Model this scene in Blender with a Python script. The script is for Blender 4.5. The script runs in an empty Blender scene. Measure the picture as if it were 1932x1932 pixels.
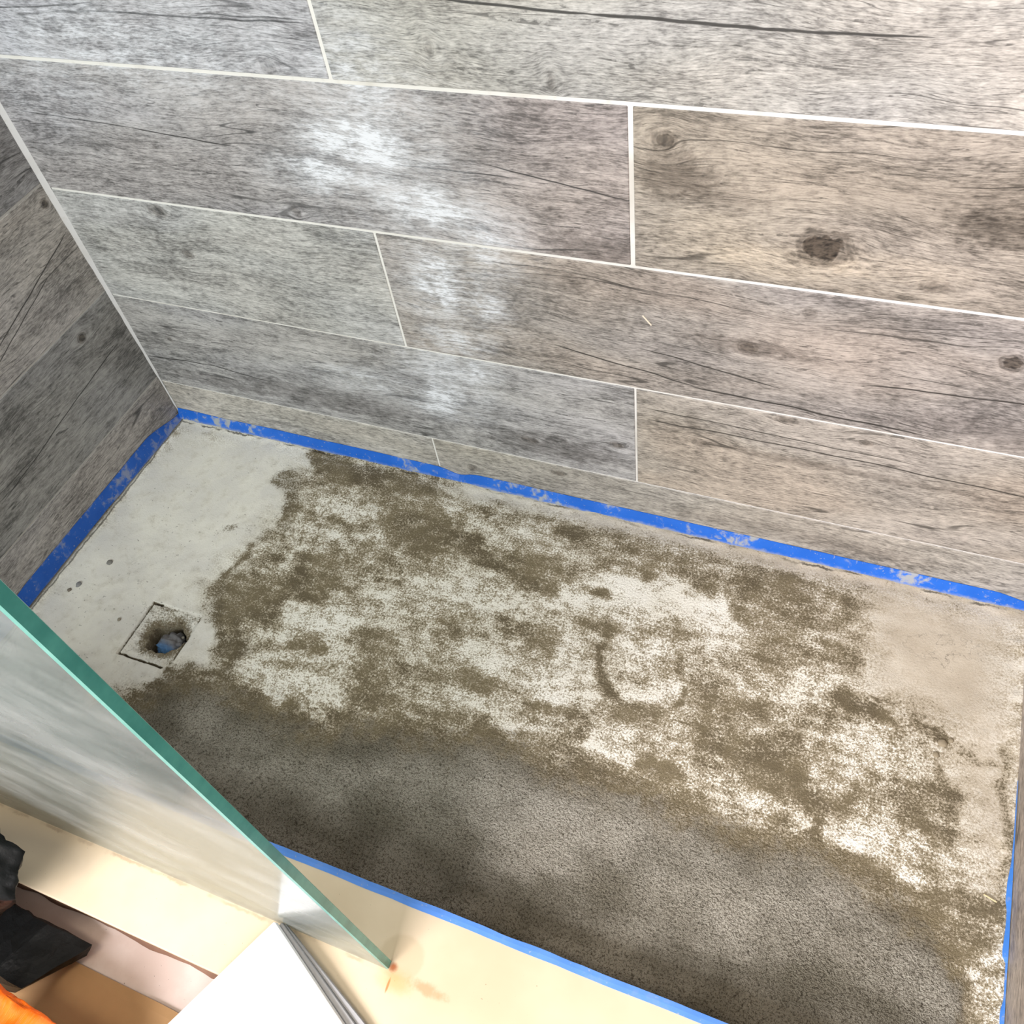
import bpy, bmesh, math, random
import numpy as np
from mathutils import Vector, Matrix

# ---------------------------------------------------------------- camera, world, lights
sc = bpy.context.scene
col = sc.collection
sc.view_settings.view_transform = 'Standard'
sc.view_settings.look = 'None'
sc.view_settings.gamma = 1.0
sc.view_settings.use_curve_mapping = False
sc.view_settings.exposure = 0.0
sc.cycles.max_bounces = 5
sc.cycles.diffuse_bounces = 2
sc.cycles.glossy_bounces = 2
sc.cycles.transparent_max_bounces = 4
sc.cycles.use_light_tree = False

cam_data = bpy.data.cameras.new('camera')
cam_data.sensor_width = 36.0
cam_data.lens = 1679.155 / 1932.0 * 36.0
cam_data.clip_start = 0.02
cam = bpy.data.objects.new('camera', cam_data)
col.objects.link(cam)
_a, _b, _c = 0.52630, 0.67680, -0.19430
cam.matrix_world = (Matrix.Translation((1.1824, -0.8485, 1.1623)) @ Matrix.Rotation(_a, 4, 'Z')
                    @ Matrix.Rotation(_b, 4, 'X') @ Matrix.Rotation(_c, 4, 'Z'))
sc.camera = cam

world = bpy.data.worlds.new('world')
sc.world = world
world.use_nodes = True
world.node_tree.nodes['Background'].inputs[0].default_value = (1.0, 0.97, 0.93, 1)
world.node_tree.nodes['Background'].inputs[1].default_value = 0.68

def area_light(name, loc, target, sx, sy, power, color):
    d = bpy.data.lights.new(name, 'AREA')
    d.shape = 'RECTANGLE'; d.size = sx; d.size_y = sy
    d.energy = power; d.color = color
    o = bpy.data.objects.new(name, d)
    col.objects.link(o)
    o.location = loc
    o.rotation_euler = (Vector(target) - Vector(loc)).to_track_quat('-Z', 'Y').to_euler()
    return o

area_light('window_daylight', (0.50, -2.5, 1.72), (0.65, 0.0, 0.30), 1.4, 1.1, 120, (0.985, 0.955, 1.0))
area_light('ceiling_lamp', (0.55, -1.25, 2.4), (0.6, -0.7, 0.0), 0.4, 0.4, 13, (1.0, 0.86, 0.68))

# ---------------------------------------------------------------- measured layout (metres)
LEN = 1.4919          # shower length along the back wall
DEP = 0.666           # shower depth to the curb
CURB_OUT = -0.820
CURB_Z = 0.060
OUT_Z = -0.050        # bathroom floor level
ROW = 0.2
Z4 = 0.0968           # top of the cut bottom course
XA, XB = 0.5649, 0.9182
STROKES = [
    (0.235,-0.49,0.091,-0.432,0.0882,0.9), (0.049,-0.146,0.23,-0.096,0.1116,0.9), (0.066,-0.328,0.221,-0.224,0.087,0.9), (0.283,-0.425,0.325,-0.412,0.0427,0.88),
    (0.414,-0.107,1.025,-0.085,0.0725,0.4), (0.472,-0.356,1.066,-0.243,0.0805,0.6), (1.051,-0.185,1.361,-0.33,0.0813,0.42), (1.114,-0.048,1.292,-0.109,0.05,0.36),
    (0.333,-0.191,0.415,-0.258,0.041,0.62), (0.249,-0.562,0.331,-0.493,0.027,0.2), (0.331,-0.493,0.404,-0.469,0.0268,0.2), (0.404,-0.469,0.486,-0.477,0.0261,0.2),
    (0.486,-0.477,0.545,-0.483,0.0253,0.2), (0.545,-0.483,0.614,-0.476,0.0246,0.2), (0.614,-0.476,0.686,-0.447,0.0242,0.2), (0.686,-0.447,0.776,-0.439,0.0237,0.2),
    (0.776,-0.439,0.853,-0.409,0.0232,0.2), (0.853,-0.409,0.928,-0.421,0.0226,0.2), (0.928,-0.421,1.006,-0.426,0.0218,0.2), (1.006,-0.426,1.101,-0.432,0.021,0.2),
    (1.101,-0.432,1.202,-0.427,0.0202,0.2), (1.202,-0.427,1.273,-0.423,0.0196,0.2), (1.273,-0.423,1.369,-0.444,0.0189,0.2), (1.369,-0.444,1.413,-0.465,0.0181,0.2),
    (1.413,-0.465,1.443,-0.491,0.0176,0.2), (0.326,-0.027,0.385,-0.034,0.0205,0.08), (0.359,-0.047,0.505,-0.038,0.0243,0.15), (0.285,-0.074,0.332,-0.087,0.0158,0.3),
    (0.358,-0.105,0.449,-0.073,0.0131,0.6), (0.497,-0.022,0.604,-0.029,0.015,0.25), (0.316,-0.117,0.346,-0.187,0.0119,0.15), (0.239,-0.218,0.253,-0.196,0.013,0.48),
    (0.272,-0.091,0.317,-0.091,0.0147,0.3), (0.28,-0.194,0.291,-0.185,0.0151,0.5), (0.325,-0.205,0.337,-0.19,0.0127,0.4), (0.371,-0.146,0.491,-0.133,0.0053,0.15),
    (0.479,-0.131,0.639,-0.108,0.0203,0.2), (0.549,-0.128,0.722,-0.1,0.0198,0.2), (0.603,-0.158,0.735,-0.157,0.0239,0.08), (0.721,-0.145,0.825,-0.156,0.0259,0.15),
    (0.792,-0.091,0.836,-0.137,0.0233,0.25), (0.381,-0.126,0.468,-0.11,0.016,0.78), (0.399,-0.177,0.502,-0.156,0.0144,0.75), (0.609,-0.064,0.66,-0.067,0.0102,0.6),
    (0.664,-0.077,0.731,-0.1,0.0138,0.78), (0.718,-0.09,0.79,-0.058,0.0175,0.68), (0.41,-0.232,0.478,-0.226,0.01,0.2), (0.43,-0.259,0.486,-0.258,0.0117,0.12),
    (0.48,-0.266,0.59,-0.253,0.0066,0.25), (0.475,-0.22,0.621,-0.198,0.0252,0.42), (0.314,-0.316,0.419,-0.3,0.0197,0.1), (0.341,-0.366,0.411,-0.355,0.0305,0.1),
    (0.373,-0.407,0.411,-0.419,0.0184,0.12), (0.411,-0.286,0.469,-0.283,0.0136,0.15), (0.332,-0.261,0.362,-0.24,0.0143,0.35), (0.296,-0.271,0.308,-0.222,0.0062,0.2),
    (0.292,-0.306,0.296,-0.271,0.0051,0.2), (0.457,-0.33,0.566,-0.317,0.0203,0.88), (0.405,-0.377,0.54,-0.374,0.0146,0.72), (0.422,-0.435,0.586,-0.425,0.0192,0.8),
    (0.514,-0.429,0.568,-0.458,0.0153,0.78), (0.484,-0.458,0.511,-0.472,0.0068,0.75), (0.578,-0.323,0.632,-0.373,0.0158,0.3), (0.613,-0.407,0.659,-0.428,0.02,0.18),
    (0.484,-0.377,0.529,-0.372,0.0099,0.22), (0.651,-0.376,0.777,-0.345,0.0117,0.33), (0.703,-0.274,0.737,-0.312,0.0122,0.3), (0.646,-0.167,0.803,-0.193,0.0167,0.72),
    (0.703,-0.213,0.778,-0.241,0.0179,0.88), (0.741,-0.301,0.801,-0.319,0.0169,0.88), (0.766,-0.397,0.849,-0.4,0.0189,0.82), (0.552,-0.254,0.695,-0.195,0.0187,0.75),
    (0.779,-0.221,0.854,-0.188,0.0177,0.8), (0.743,-0.347,0.799,-0.356,0.0115,0.2), (0.691,-0.422,0.763,-0.411,0.0113,0.28), (0.652,-0.448,0.777,-0.424,0.0112,0.3),
    (0.915,-0.139,1.084,-0.127,0.0294,1), (0.863,-0.165,0.913,-0.16,0.0177,0.88), (0.983,-0.303,1.039,-0.285,0.014,0.88), (1.09,-0.186,1.143,-0.183,0.0145,0.92),
    (0.881,-0.266,0.942,-0.301,0.0228,0.78), (0.855,-0.329,0.904,-0.331,0.0224,0.78), (0.968,-0.229,1.06,-0.219,0.0244,0.68), (0.767,-0.098,0.872,-0.089,0.0132,0.62),
    (0.804,-0.048,0.841,-0.049,0.0116,0.18), (0.907,-0.057,0.934,-0.06,0.0111,0.22), (0.9,-0.093,1.005,-0.071,0.01,0.35), (1.043,-0.09,1.06,-0.095,0.0113,0.22),
    (1.106,-0.12,1.12,-0.076,0.0153,0.22), (1.156,-0.056,1.185,-0.086,0.0212,0.2), (0.958,-0.1,0.967,-0.102,0.0071,0.2), (0.891,-0.146,0.915,-0.154,0.0053,0.2),
    (0.929,-0.196,0.934,-0.2,0.0128,0.12), (0.895,-0.209,0.908,-0.21,0.0068,0.25), (0.935,-0.221,0.948,-0.263,0.005,0.12), (0.953,-0.272,0.98,-0.306,0.0072,0.1),
    (0.988,-0.322,1.042,-0.322,0.0107,0.2), (1.056,-0.307,1.061,-0.28,0.0038,0.15), (1.047,-0.258,1.032,-0.227,0.0032,0.25), (0.77,-0.243,0.863,-0.262,0.0155,0.28),
    (0.867,-0.362,0.936,-0.354,0.0062,0.2), (0.944,-0.377,0.963,-0.387,0.0113,0.18), (0.807,-0.416,0.834,-0.422,0.0155,0.12), (0.878,-0.391,0.926,-0.415,0.0136,0.5),
    (1.031,-0.388,1.077,-0.396,0.018,0.1), (0.995,-0.416,1.033,-0.396,0.0101,0.15), (1.106,-0.282,1.161,-0.268,0.0098,0.15), (0.977,-0.383,1.009,-0.388,0.0178,0.75),
    (1.092,-0.37,1.113,-0.37,0.01,0.62), (1.081,-0.212,1.135,-0.213,0.0222,0.48), (1.141,-0.06,1.186,-0.095,0.0237,0.25), (1.164,-0.172,1.272,-0.169,0.0251,0.33),
    (1.257,-0.064,1.321,-0.054,0.0115,0.15), (1.197,-0.227,1.276,-0.193,0.0152,0.7), (1.14,-0.237,1.19,-0.23,0.0138,0.62), (1.333,-0.087,1.46,-0.134,0.0576,0.8),
    (1.315,-0.172,1.354,-0.147,0.0213,0.8), (1.446,-0.024,1.472,-0.334,0.03,0.78), (1.391,-0.245,1.451,-0.285,0.0275,0.68), (1.437,-0.346,1.459,-0.398,0.0189,0.7),
    (1.265,-0.214,1.31,-0.232,0.0111,0.1), (1.298,-0.246,1.337,-0.239,0.008,0.18), (1.377,-0.235,1.403,-0.242,0.0099,0.18), (1.126,-0.333,1.218,-0.341,0.03,0.13),
    (1.217,-0.334,1.263,-0.363,0.0193,0.08), (1.113,-0.28,1.143,-0.283,0.0136,0.2), (1.263,-0.363,1.312,-0.346,0.0122,0.14), (1.255,-0.395,1.281,-0.396,0.0093,0.14),
    (1.291,-0.293,1.356,-0.287,0.0196,0.72), (1.3,-0.263,1.333,-0.256,0.0086,0.72), (1.257,-0.328,1.298,-0.337,0.0097,0.66), (1.289,-0.404,1.32,-0.4,0.013,0.85),
    (1.243,-0.399,1.252,-0.404,0.008,0.75), (1.162,-0.412,1.192,-0.409,0.0102,0.75), (1.33,-0.383,1.381,-0.393,0.018,0.7), (1.23,-0.291,1.237,-0.292,0.005,0.7),
    (1.137,-0.349,1.139,-0.352,0.0036,0.7), (1.374,-0.325,1.416,-0.311,0.0147,0.2), (1.39,-0.362,1.421,-0.365,0.0116,0.14), (1.409,-0.284,1.419,-0.338,0.0053,0.14),
    (1.378,-0.42,1.403,-0.431,0.0111,0.78), (1.393,-0.392,1.405,-0.392,0.0051,0.2), (1.427,-0.436,1.479,-0.437,0.012,0.2), (1.438,-0.49,1.475,-0.458,0.0128,0.25),
    (1.461,-0.507,1.471,-0.561,0.0154,0.55), (1.445,-0.472,1.453,-0.568,0.0067,0.12), (1.411,-0.254,1.467,-0.25,0.0055,0.35), (1.481,-0.215,1.487,-0.382,0.0052,0.3),
]
SAND_EDGE = [(0.249, -0.562), (0.295, -0.528), (0.334, -0.498), (0.408, -0.475), (0.49, -0.483), (0.55, -0.49), (0.618, -0.485), (0.69, -0.454), (0.78, -0.448), (0.856, -0.416), (0.931, -0.43), (1.008, -0.435), (1.04, -0.418), (1.103, -0.44), (1.163, -0.43), (1.204, -0.434), (1.274, -0.43), (1.314, -0.443), (1.37, -0.452), (1.413, -0.471), (1.444, -0.496), (1.455, -0.567)]
CRUST_A = [(0.009, -0.011), (0.311, -0.001), (0.312, -0.111), (0.333, -0.191), (0.284, -0.252), (0.281, -0.298), (0.371, -0.437), (0.333, -0.483), (0.237, -0.547), (0.061, -0.594), (-0.021, -0.451)]
CRUST_B = [(1.277, 0.001), (1.487, 0.007), (1.504, -0.35), (1.478, -0.423), (1.421, -0.295), (1.402, -0.226), (1.347, -0.204), (1.311, -0.19), (1.277, -0.104)]
# ---------------------------------------------------------------- helpers
def tag(o, label=None, cat=None, group=None, kind=None):
    if label: o['label'] = label
    if cat: o['category'] = cat
    if group: o['group'] = group
    if kind: o['kind'] = kind
    return o

def mesh_obj(name, verts, faces, mat, parent=None, smooth=False):
    me = bpy.data.meshes.new(name)
    me.from_pydata([tuple(v) for v in verts], [], faces)
    me.update()
    if smooth:
        me.polygons.foreach_set('use_smooth', [True] * len(me.polygons))
    o = bpy.data.objects.new(name, me)
    col.objects.link(o)
    if mat: me.materials.append(mat)
    if parent is not None: o.parent = parent
    return o

def bm_obj(name, bm, mat, parent=None, smooth=False):
    me = bpy.data.meshes.new(name)
    bm.normal_update()
    bm.to_mesh(me); bm.free()
    if smooth:
        me.polygons.foreach_set('use_smooth', [True] * len(me.polygons))
    o = bpy.data.objects.new(name, me)
    col.objects.link(o)
    if mat: me.materials.append(mat)
    if parent is not None: o.parent = parent
    return o

def box_bm(x0, x1, y0, y1, z0, z1, bevel=0.0, seg=1):
    bm = bmesh.new()
    bmesh.ops.create_cube(bm, size=1.0)
    for v in bm.verts:
        v.co = Vector((x0 + (v.co.x + .5) * (x1 - x0), y0 + (v.co.y + .5) * (y1 - y0), z0 + (v.co.z + .5) * (z1 - z0)))
    if bevel > 0:
        bmesh.ops.bevel(bm, geom=list(bm.edges), offset=bevel, segments=seg, affect='EDGES', profile=0.6)
    return bm

def empty(name, loc=(0, 0, 0)):
    o = bpy.data.objects.new(name, None)
    col.objects.link(o)
    o.location = loc
    o.empty_display_size = 0.05
    return o

def lin(c):
    return tuple(((v / 255.0) / 12.92 if v <= 10 else (((v / 255.0) + 0.055) / 1.055) ** 2.4) for v in c)

# numpy value noise ---------------------------------------------------------
def vnoise(x, y, seed=0):
    xi = np.floor(x).astype(np.int64); yi = np.floor(y).astype(np.int64)
    xf = x - xi; yf = y - yi
    def hsh(a, b):
        n = (a * 374761393 + b * 668265263 + seed * 982451653) & 0x7fffffff
        n = ((n ^ (n >> 13)) * 1274126177) & 0x7fffffff
        n = n ^ (n >> 16)
        return (n & 0xffff) / 65535.0
    u = xf * xf * (3 - 2 * xf); v = yf * yf * (3 - 2 * yf)
    a = hsh(xi, yi) * (1 - u) + hsh(xi + 1, yi) * u
    b = hsh(xi, yi + 1) * (1 - u) + hsh(xi + 1, yi + 1) * u
    return a * (1 - v) + b * v

def fbm(x, y, seed=0, octv=4):
    s = np.zeros_like(x); a = 0.5; t = 0
    for i in range(octv):
        s += a * vnoise(x * 2 ** i + 17.3 * i, y * 2 ** i - 9.1 * i, seed + i); t += a; a *= 0.5
    return s / t

def sstep(a, b, x):
    t = np.clip((x - a) / (b - a), 0, 1)
    return t * t * (3 - 2 * t)

# node DSL ------------------------------------------------------------------
class NT:
    def __init__(self, name):
        self.mat = bpy.data.materials.new(name)
        self.mat.use_nodes = True
        self.t = self.mat.node_tree
        self.t.nodes.clear()
        self.out = self.t.nodes.new('ShaderNodeOutputMaterial')
    def n(self, typ): return self.t.nodes.new(typ)
    def put(self, sock, v):
        if isinstance(v, bpy.types.NodeSocket): self.t.links.new(v, sock)
        elif isinstance(v, (tuple, list)):
            sock.default_value = tuple(v) + ((1.0,) if len(v) == 3 and len(sock.default_value) == 4 else ())
        else: sock.default_value = v
    def m(self, op, a, b=0.0, c=None, clamp=False):
        nd = self.n('ShaderNodeMath'); nd.operation = op; nd.use_clamp = clamp
        self.put(nd.inputs[0], a); self.put(nd.inputs[1], b)
        if c is not None: self.put(nd.inputs[2], c)
        return nd.outputs[0]
    def add(self, a, b): return self.m('ADD', a, b)
    def sub(self, a, b): return self.m('SUBTRACT', a, b)
    def mul(self, a, b): return self.m('MULTIPLY', a, b)
    def mx(self, a, b): return self.m('MAXIMUM', a, b)
    def ss(self, a, b, x):                      # smoothstep a..b, also falling when a > b
        nd = self.n('ShaderNodeMapRange'); nd.interpolation_type = 'SMOOTHSTEP'
        self.put(nd.inputs[0], x)
        if a <= b:
            self.put(nd.inputs[1], a); self.put(nd.inputs[2], b)
        else:
            self.put(nd.inputs[1], b); self.put(nd.inputs[2], a)
            nd.inputs[3].default_value = 1.0; nd.inputs[4].default_value = 0.0
        return nd.outputs[0]
    def vec(self, x, y, z=0.0):
        nd = self.n('ShaderNodeCombineXYZ')
        for i, v in enumerate((x, y, z)): self.put(nd.inputs[i], v)
        return nd.outputs[0]
    def sep(self, v):
        nd = self.n('ShaderNodeSeparateXYZ'); self.put(nd.inputs[0], v)
        return nd.outputs
    def obj_co(self): return self.n('ShaderNodeTexCoord').outputs['Object']
    def pos(self): return self.n('ShaderNodeNewGeometry').outputs['Position']
    def noise(self, v, scale=1.0, detail=4.0, rough=0.55, dist=0.0):
        nd = self.n('ShaderNodeTexNoise')
        self.put(nd.inputs['Vector'], v); nd.inputs['Scale'].default_value = scale
        nd.inputs['Detail'].default_value = detail; nd.inputs['Roughness'].default_value = rough
        nd.inputs['Distortion'].default_value = dist
        return nd.outputs[0]
    def mix(self, f, a, b, mode='MIX'):
        nd = self.n('ShaderNodeMix'); nd.data_type = 'RGBA'; nd.blend_type = mode
        self.put(nd.inputs[0], f); self.put(nd.inputs[6], a); self.put(nd.inputs[7], b)
        return nd.outputs[2]
    def ramp(self, f, stops):
        nd = self.n('ShaderNodeValToRGB'); r = nd.color_ramp
        while len(r.elements) < len(stops): r.elements.new(0.5)
        for e, (p, c) in zip(r.elements, stops):
            e.position = p; e.color = tuple(c) + (1.0,)
        self.put(nd.inputs[0], f)
        return nd.outputs[0]
    def attr(self, name):
        nd = self.n('ShaderNodeAttribute'); nd.attribute_name = name
        return nd.outputs['Fac']
    def bump(self, h, strength=0.3, distance=0.002):
        nd = self.n('ShaderNodeBump'); nd.inputs['Strength'].default_value = strength
        nd.inputs['Distance'].default_value = distance
        self.put(nd.inputs['Height'], h)
        return nd.outputs[0]
    def bsdf(self, color, rough=0.6, spec=0.3, normal=None, **kw):
        nd = self.n('ShaderNodeBsdfPrincipled')
        self.put(nd.inputs['Base Color'], color); self.put(nd.inputs['Roughness'], rough)
        self.put(nd.inputs['Specular IOR Level'], spec)
        if normal is not None: self.put(nd.inputs['Normal'], normal)
        for k, v in kw.items(): self.put(nd.inputs[k.replace('_', ' ')], v)
        return nd.outputs[0]
    def done(self, surf):
        self.t.links.new(surf, self.out.inputs['Surface'])
        return self.mat

# ---------------------------------------------------------------- materials
def wood_tile(name, mid, seed, contrast=1.0, warm=None, warm_at=None, knots=(), cracks=(), dirt=(), fine=1.0, glare=(), glare_color=(232, 234, 240), crackiness=1.0, spots=()):
    """printed weathered-wood porcelain; knots/cracks/dirt are in tile coordinates (along, up)"""
    k = NT(name)
    s = k.sep(k.obj_co()); u, v0 = s[0], s[2]
    v = v0
    for (ku, kv, ru, rv, _d) in knots:          # the grain bends around every knot
        du = k.mul(k.sub(u, ku), 1.0 / (ru * 2.6)); dv = k.mul(k.sub(v0, kv), 1.0 / (rv * 2.2))
        d2 = k.add(k.mul(du, du), k.mul(dv, dv))
        f = k.m('POWER', 2.718, k.mul(d2, -1.0))
        v = k.sub(v, k.mul(k.mul(k.sub(v0, kv), f), 0.62))
    wob = k.noise(k.vec(k.mul(u, 3.0), k.mul(v0, 7.0), seed), 1.0, 2, 0.5)
    v = k.add(v, k.mul(k.sub(wob, 0.5), 0.05))
    wob2 = k.noise(k.vec(k.mul(u, 14.0), k.mul(v0, 20.0), seed + 5), 1.0, 1, 0.5)
    v = k.add(v, k.mul(k.sub(wob2, 0.5), 0.008))
    su = seed * 3.7
    ua = k.add(u, su)
    streak = k.noise(k.vec(k.mul(ua, 13.0), k.mul(v, 140.0), seed), 1.0, 4, 0.66)
    finest = k.noise(k.vec(k.mul(ua, 95.0), k.mul(v, 560.0), seed + 1), 1.0, 2, 0.7)
    blot = k.noise(k.vec(k.mul(ua, 5.0), k.mul(v, 13.0), seed + 2), 1.0, 3, 0.62)
    blot2 = k.noise(k.vec(k.mul(ua, 17.0), k.mul(v, 42.0), seed + 6), 1.0, 3, 0.62)
    mott = k.noise(k.vec(k.mul(ua, 62.0), k.mul(v, 110.0), seed + 3), 1.0, 3, 0.68)
    tone = k.add(k.mul(k.sub(streak, 0.5), 0.95 * contrast),
                 k.add(k.add(k.mul(k.sub(blot, 0.5), 1.25 * contrast), k.mul(k.sub(blot2, 0.5), 0.9 * contrast)),
                       k.add(k.mul(k.sub(finest, 0.5), 1.45 * fine), k.mul(k.sub(mott, 0.5), 0.95))))
    tone = k.add(tone, 0.54)
    dk = [c * 0.36 for c in lin(mid)]; md = lin(mid); lt = [min(1, c * 1.62) for c in lin(mid)]
    dm = [c * 0.66 for c in lin(mid)]; lm = [min(1, c * 1.28) for c in lin(mid)]
    c = k.ramp(tone, [(0.05, dk), (0.30, dm), (0.5, md), (0.7, lm), (0.95, lt)])
    # hue patches, brownish where the board kept its colour and cool where it silvered
    hue = k.noise(k.vec(k.mul(ua, 3.2), k.mul(v, 9.0), seed + 9), 1.0, 1, 0.5)
    wv = warm if warm is not None else 0.35
    wf = k.mul(k.ss(0.42, 0.66, hue), wv)
    if warm_at is not None:
        wf = k.m('ADD', wf, k.mul(k.ss(warm_at[0], warm_at[1], u), warm_at[2]), clamp=True)
    c = k.mix(wf, c, k.mix(1.0, c, (1.07, 0.97, 0.89), 'MULTIPLY'))
    c = k.mix(k.mul(k.ss(0.52, 0.34, hue), 0.55), c, k.mix(1.0, c, (0.985, 0.985, 1.03), 'MULTIPLY'))
    # dark broad dirt patches (u, v, ru, rv, amount)
    for (cu, cv, ru, rv, am) in dirt:
        du = k.mul(k.sub(u, cu), 1.0 / ru); dv = k.mul(k.sub(v0, cv), 1.0 / rv)
        d2 = k.add(k.mul(du, du), k.mul(dv, dv))
        f = k.mul(k.ss(1.3, 0.0, k.add(d2, k.mul(k.sub(mott, 0.5), 2.2))), am)
        c = k.mix(f, c, k.mix(1.0, c, (0.33, 0.31, 0.30), 'MULTIPLY'))
    for (cu, cv, ru, rv, am) in spots:
        du = k.mul(k.sub(u, cu), 1.0 / ru); dv = k.mul(k.sub(v0, cv), 1.0 / rv)
        d2 = k.add(k.mul(du, du), k.mul(dv, dv))
        f = k.mul(k.ss(1.3, 0.0, k.add(d2, k.mul(k.sub(mott, 0.5), 1.6))), am)
        c = k.mix(f, c, k.mix(1.0, c, (1.40, 1.37, 1.30), 'MULTIPLY'))
    # hairline checks in the printed boards
    ck = k.noise(k.vec(k.mul(ua, 2.2), k.mul(v, 34.0), seed + 12), 1.0, 1, 0.45)
    ckm = k.noise(k.vec(k.mul(ua, 6.0), k.mul(v, 16.0), seed + 14), 1.0, 1, 0.5)
    line = k.mul(k.ss(0.013, 0.003, k.m('ABSOLUTE', k.sub(ck, 0.5))), k.ss(0.50, 0.62, ckm))
    line = k.mul(line, 0.75 * crackiness)
    ck2 = k.noise(k.vec(k.mul(ua, 5.0), k.mul(v, 110.0), seed + 22), 1.0, 1, 0.45)
    line2 = k.mul(k.ss(0.022, 0.004, k.m('ABSOLUTE', k.sub(ck2, 0.5))), k.ss(0.44, 0.58, mott))
    line = k.mx(line, k.mul(line2, 0.7 * crackiness))
    for (u0, z0, u1, z1, w) in cracks:
        b = (z1 - z0) / (u1 - u0)
        zz = k.add(k.mul(k.sub(u, u0), b), z0)
        dd = k.m('ABSOLUTE', k.add(k.sub(v0, zz), k.mul(k.sub(wob2, 0.5), 0.007)))
        win = k.mul(k.ss(u0, u0 + 0.03, u), k.ss(u1, u1 - 0.05, u))
        wd = k.mul(win, w)
        line = k.mx(line, k.mul(k.ss(0.0008, -0.0004, k.sub(dd, wd)), k.mul(k.ss(0.0, 0.2, win), 0.95)))
    c = k.mix(line, c, [x * 0.12 for x in lin(mid)])
    # knots: dark cup, ragged rim
    for (ku, kv, ru, rv, dkn) in knots:
        du = k.mul(k.sub(u, ku), 1.0 / ru); dv = k.mul(k.sub(v0, kv), 1.0 / rv)
        d = k.m('SQRT', k.add(k.mul(du, du), k.mul(dv, dv)))
        d = k.add(d, k.mul(k.sub(mott, 0.5), 0.9))
        core = k.mul(k.ss(0.95, 0.62, d), dkn)
        rim = k.mul(k.ss(0.28, 0.05, k.m('ABSOLUTE', k.sub(d, 0.92))), 0.6 * dkn)
        c = k.mix(k.mul(k.ss(1.9, 1.0, d), 0.22 * dkn), c, k.mix(1.0, c, (0.72, 0.66, 0.6), 'MULTIPLY'))
        c = k.mix(k.mx(core, rim), c, k.mix(k.ss(0.35, 0.65, finest), lin((26, 22, 20)), lin((84, 74, 64))))
    # white glare painted into the tile colour, patchy like grout film (u, v, ru, rv, amount)
    if glare:
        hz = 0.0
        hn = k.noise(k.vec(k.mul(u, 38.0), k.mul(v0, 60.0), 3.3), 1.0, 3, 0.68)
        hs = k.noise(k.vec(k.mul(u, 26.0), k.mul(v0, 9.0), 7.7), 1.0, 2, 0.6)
        for (cu, cv, ru, rv, am) in glare:
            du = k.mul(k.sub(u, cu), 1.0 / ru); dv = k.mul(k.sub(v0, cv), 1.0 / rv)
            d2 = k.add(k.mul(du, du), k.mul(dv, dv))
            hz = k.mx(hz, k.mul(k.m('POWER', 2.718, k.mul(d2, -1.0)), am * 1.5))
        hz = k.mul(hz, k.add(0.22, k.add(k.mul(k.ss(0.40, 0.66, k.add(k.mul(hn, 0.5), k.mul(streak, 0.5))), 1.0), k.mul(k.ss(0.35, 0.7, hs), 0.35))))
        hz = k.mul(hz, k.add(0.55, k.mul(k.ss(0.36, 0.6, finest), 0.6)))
        c = k.mix(k.m('MINIMUM', hz, 0.92), c, lin(glare_color))
    h = k.noise(k.vec(k.mul(u, 50.0), k.mul(v0, 330.0), seed), 1.0, 1, 0.6)
    nrm = k.bump(h, 0.30, 0.0012)
    return k.done(k.bsdf(c, k.add(0.36, k.mul(finest, 0.22)), 0.35, nrm))

def grout_mat(name, color, dirty):
    k = NT(name)
    n1 = k.noise(k.pos(), 60.0, 4, 0.6); n2 = k.noise(k.pos(), 9.0, 3, 0.6)
    c = k.mix(k.mul(k.ss(0.5, 0.7, n2), dirty), lin(color), lin((168, 158, 140)))
    c = k.mix(k.mul(k.ss(0.55, 0.75, n1), 0.3), c, lin((190, 184, 174)))
    return k.done(k.bsdf(c, 0.8, 0.2, k.bump(n1, 0.4, 0.001)))

def tape_mat(name, smear, seed, color=(28, 98, 198)):
    k = NT(name)
    p = k.pos()
    s = k.sep(p)
    n = k.noise(p, 70.0, 5, 0.62, 0.4); n2 = k.noise(p, 16.0 + seed, 3, 0.5)
    n3 = k.noise(p, 260.0, 2, 0.5)
    f = k.mul(k.ss(0.52, 0.64, k.add(k.mul(n, 0.55), k.mul(n2, 0.45))), smear)
    lowz = k.mul(k.ss(0.010, 0.002, k.add(s[2], k.mul(k.sub(n, 0.5), 0.016))), 0.75 * smear)
    f = k.mx(f, lowz)
    f = k.mx(f, k.mul(k.ss(0.68, 0.72, n3), 0.5))
    c = k.mix(k.ss(0.3, 0.7, n2), lin(color), lin((color[0] + 14, color[1] + 12, min(255, color[2] + 14))))
    c = k.mix(k.m('MINIMUM', f, 0.85), c, lin((172, 172, 160)))
    return k.done(k.bsdf(c, k.add(0.42, k.mul(f, 0.3)), 0.35, k.bump(n, 0.15, 0.001)))

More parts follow.
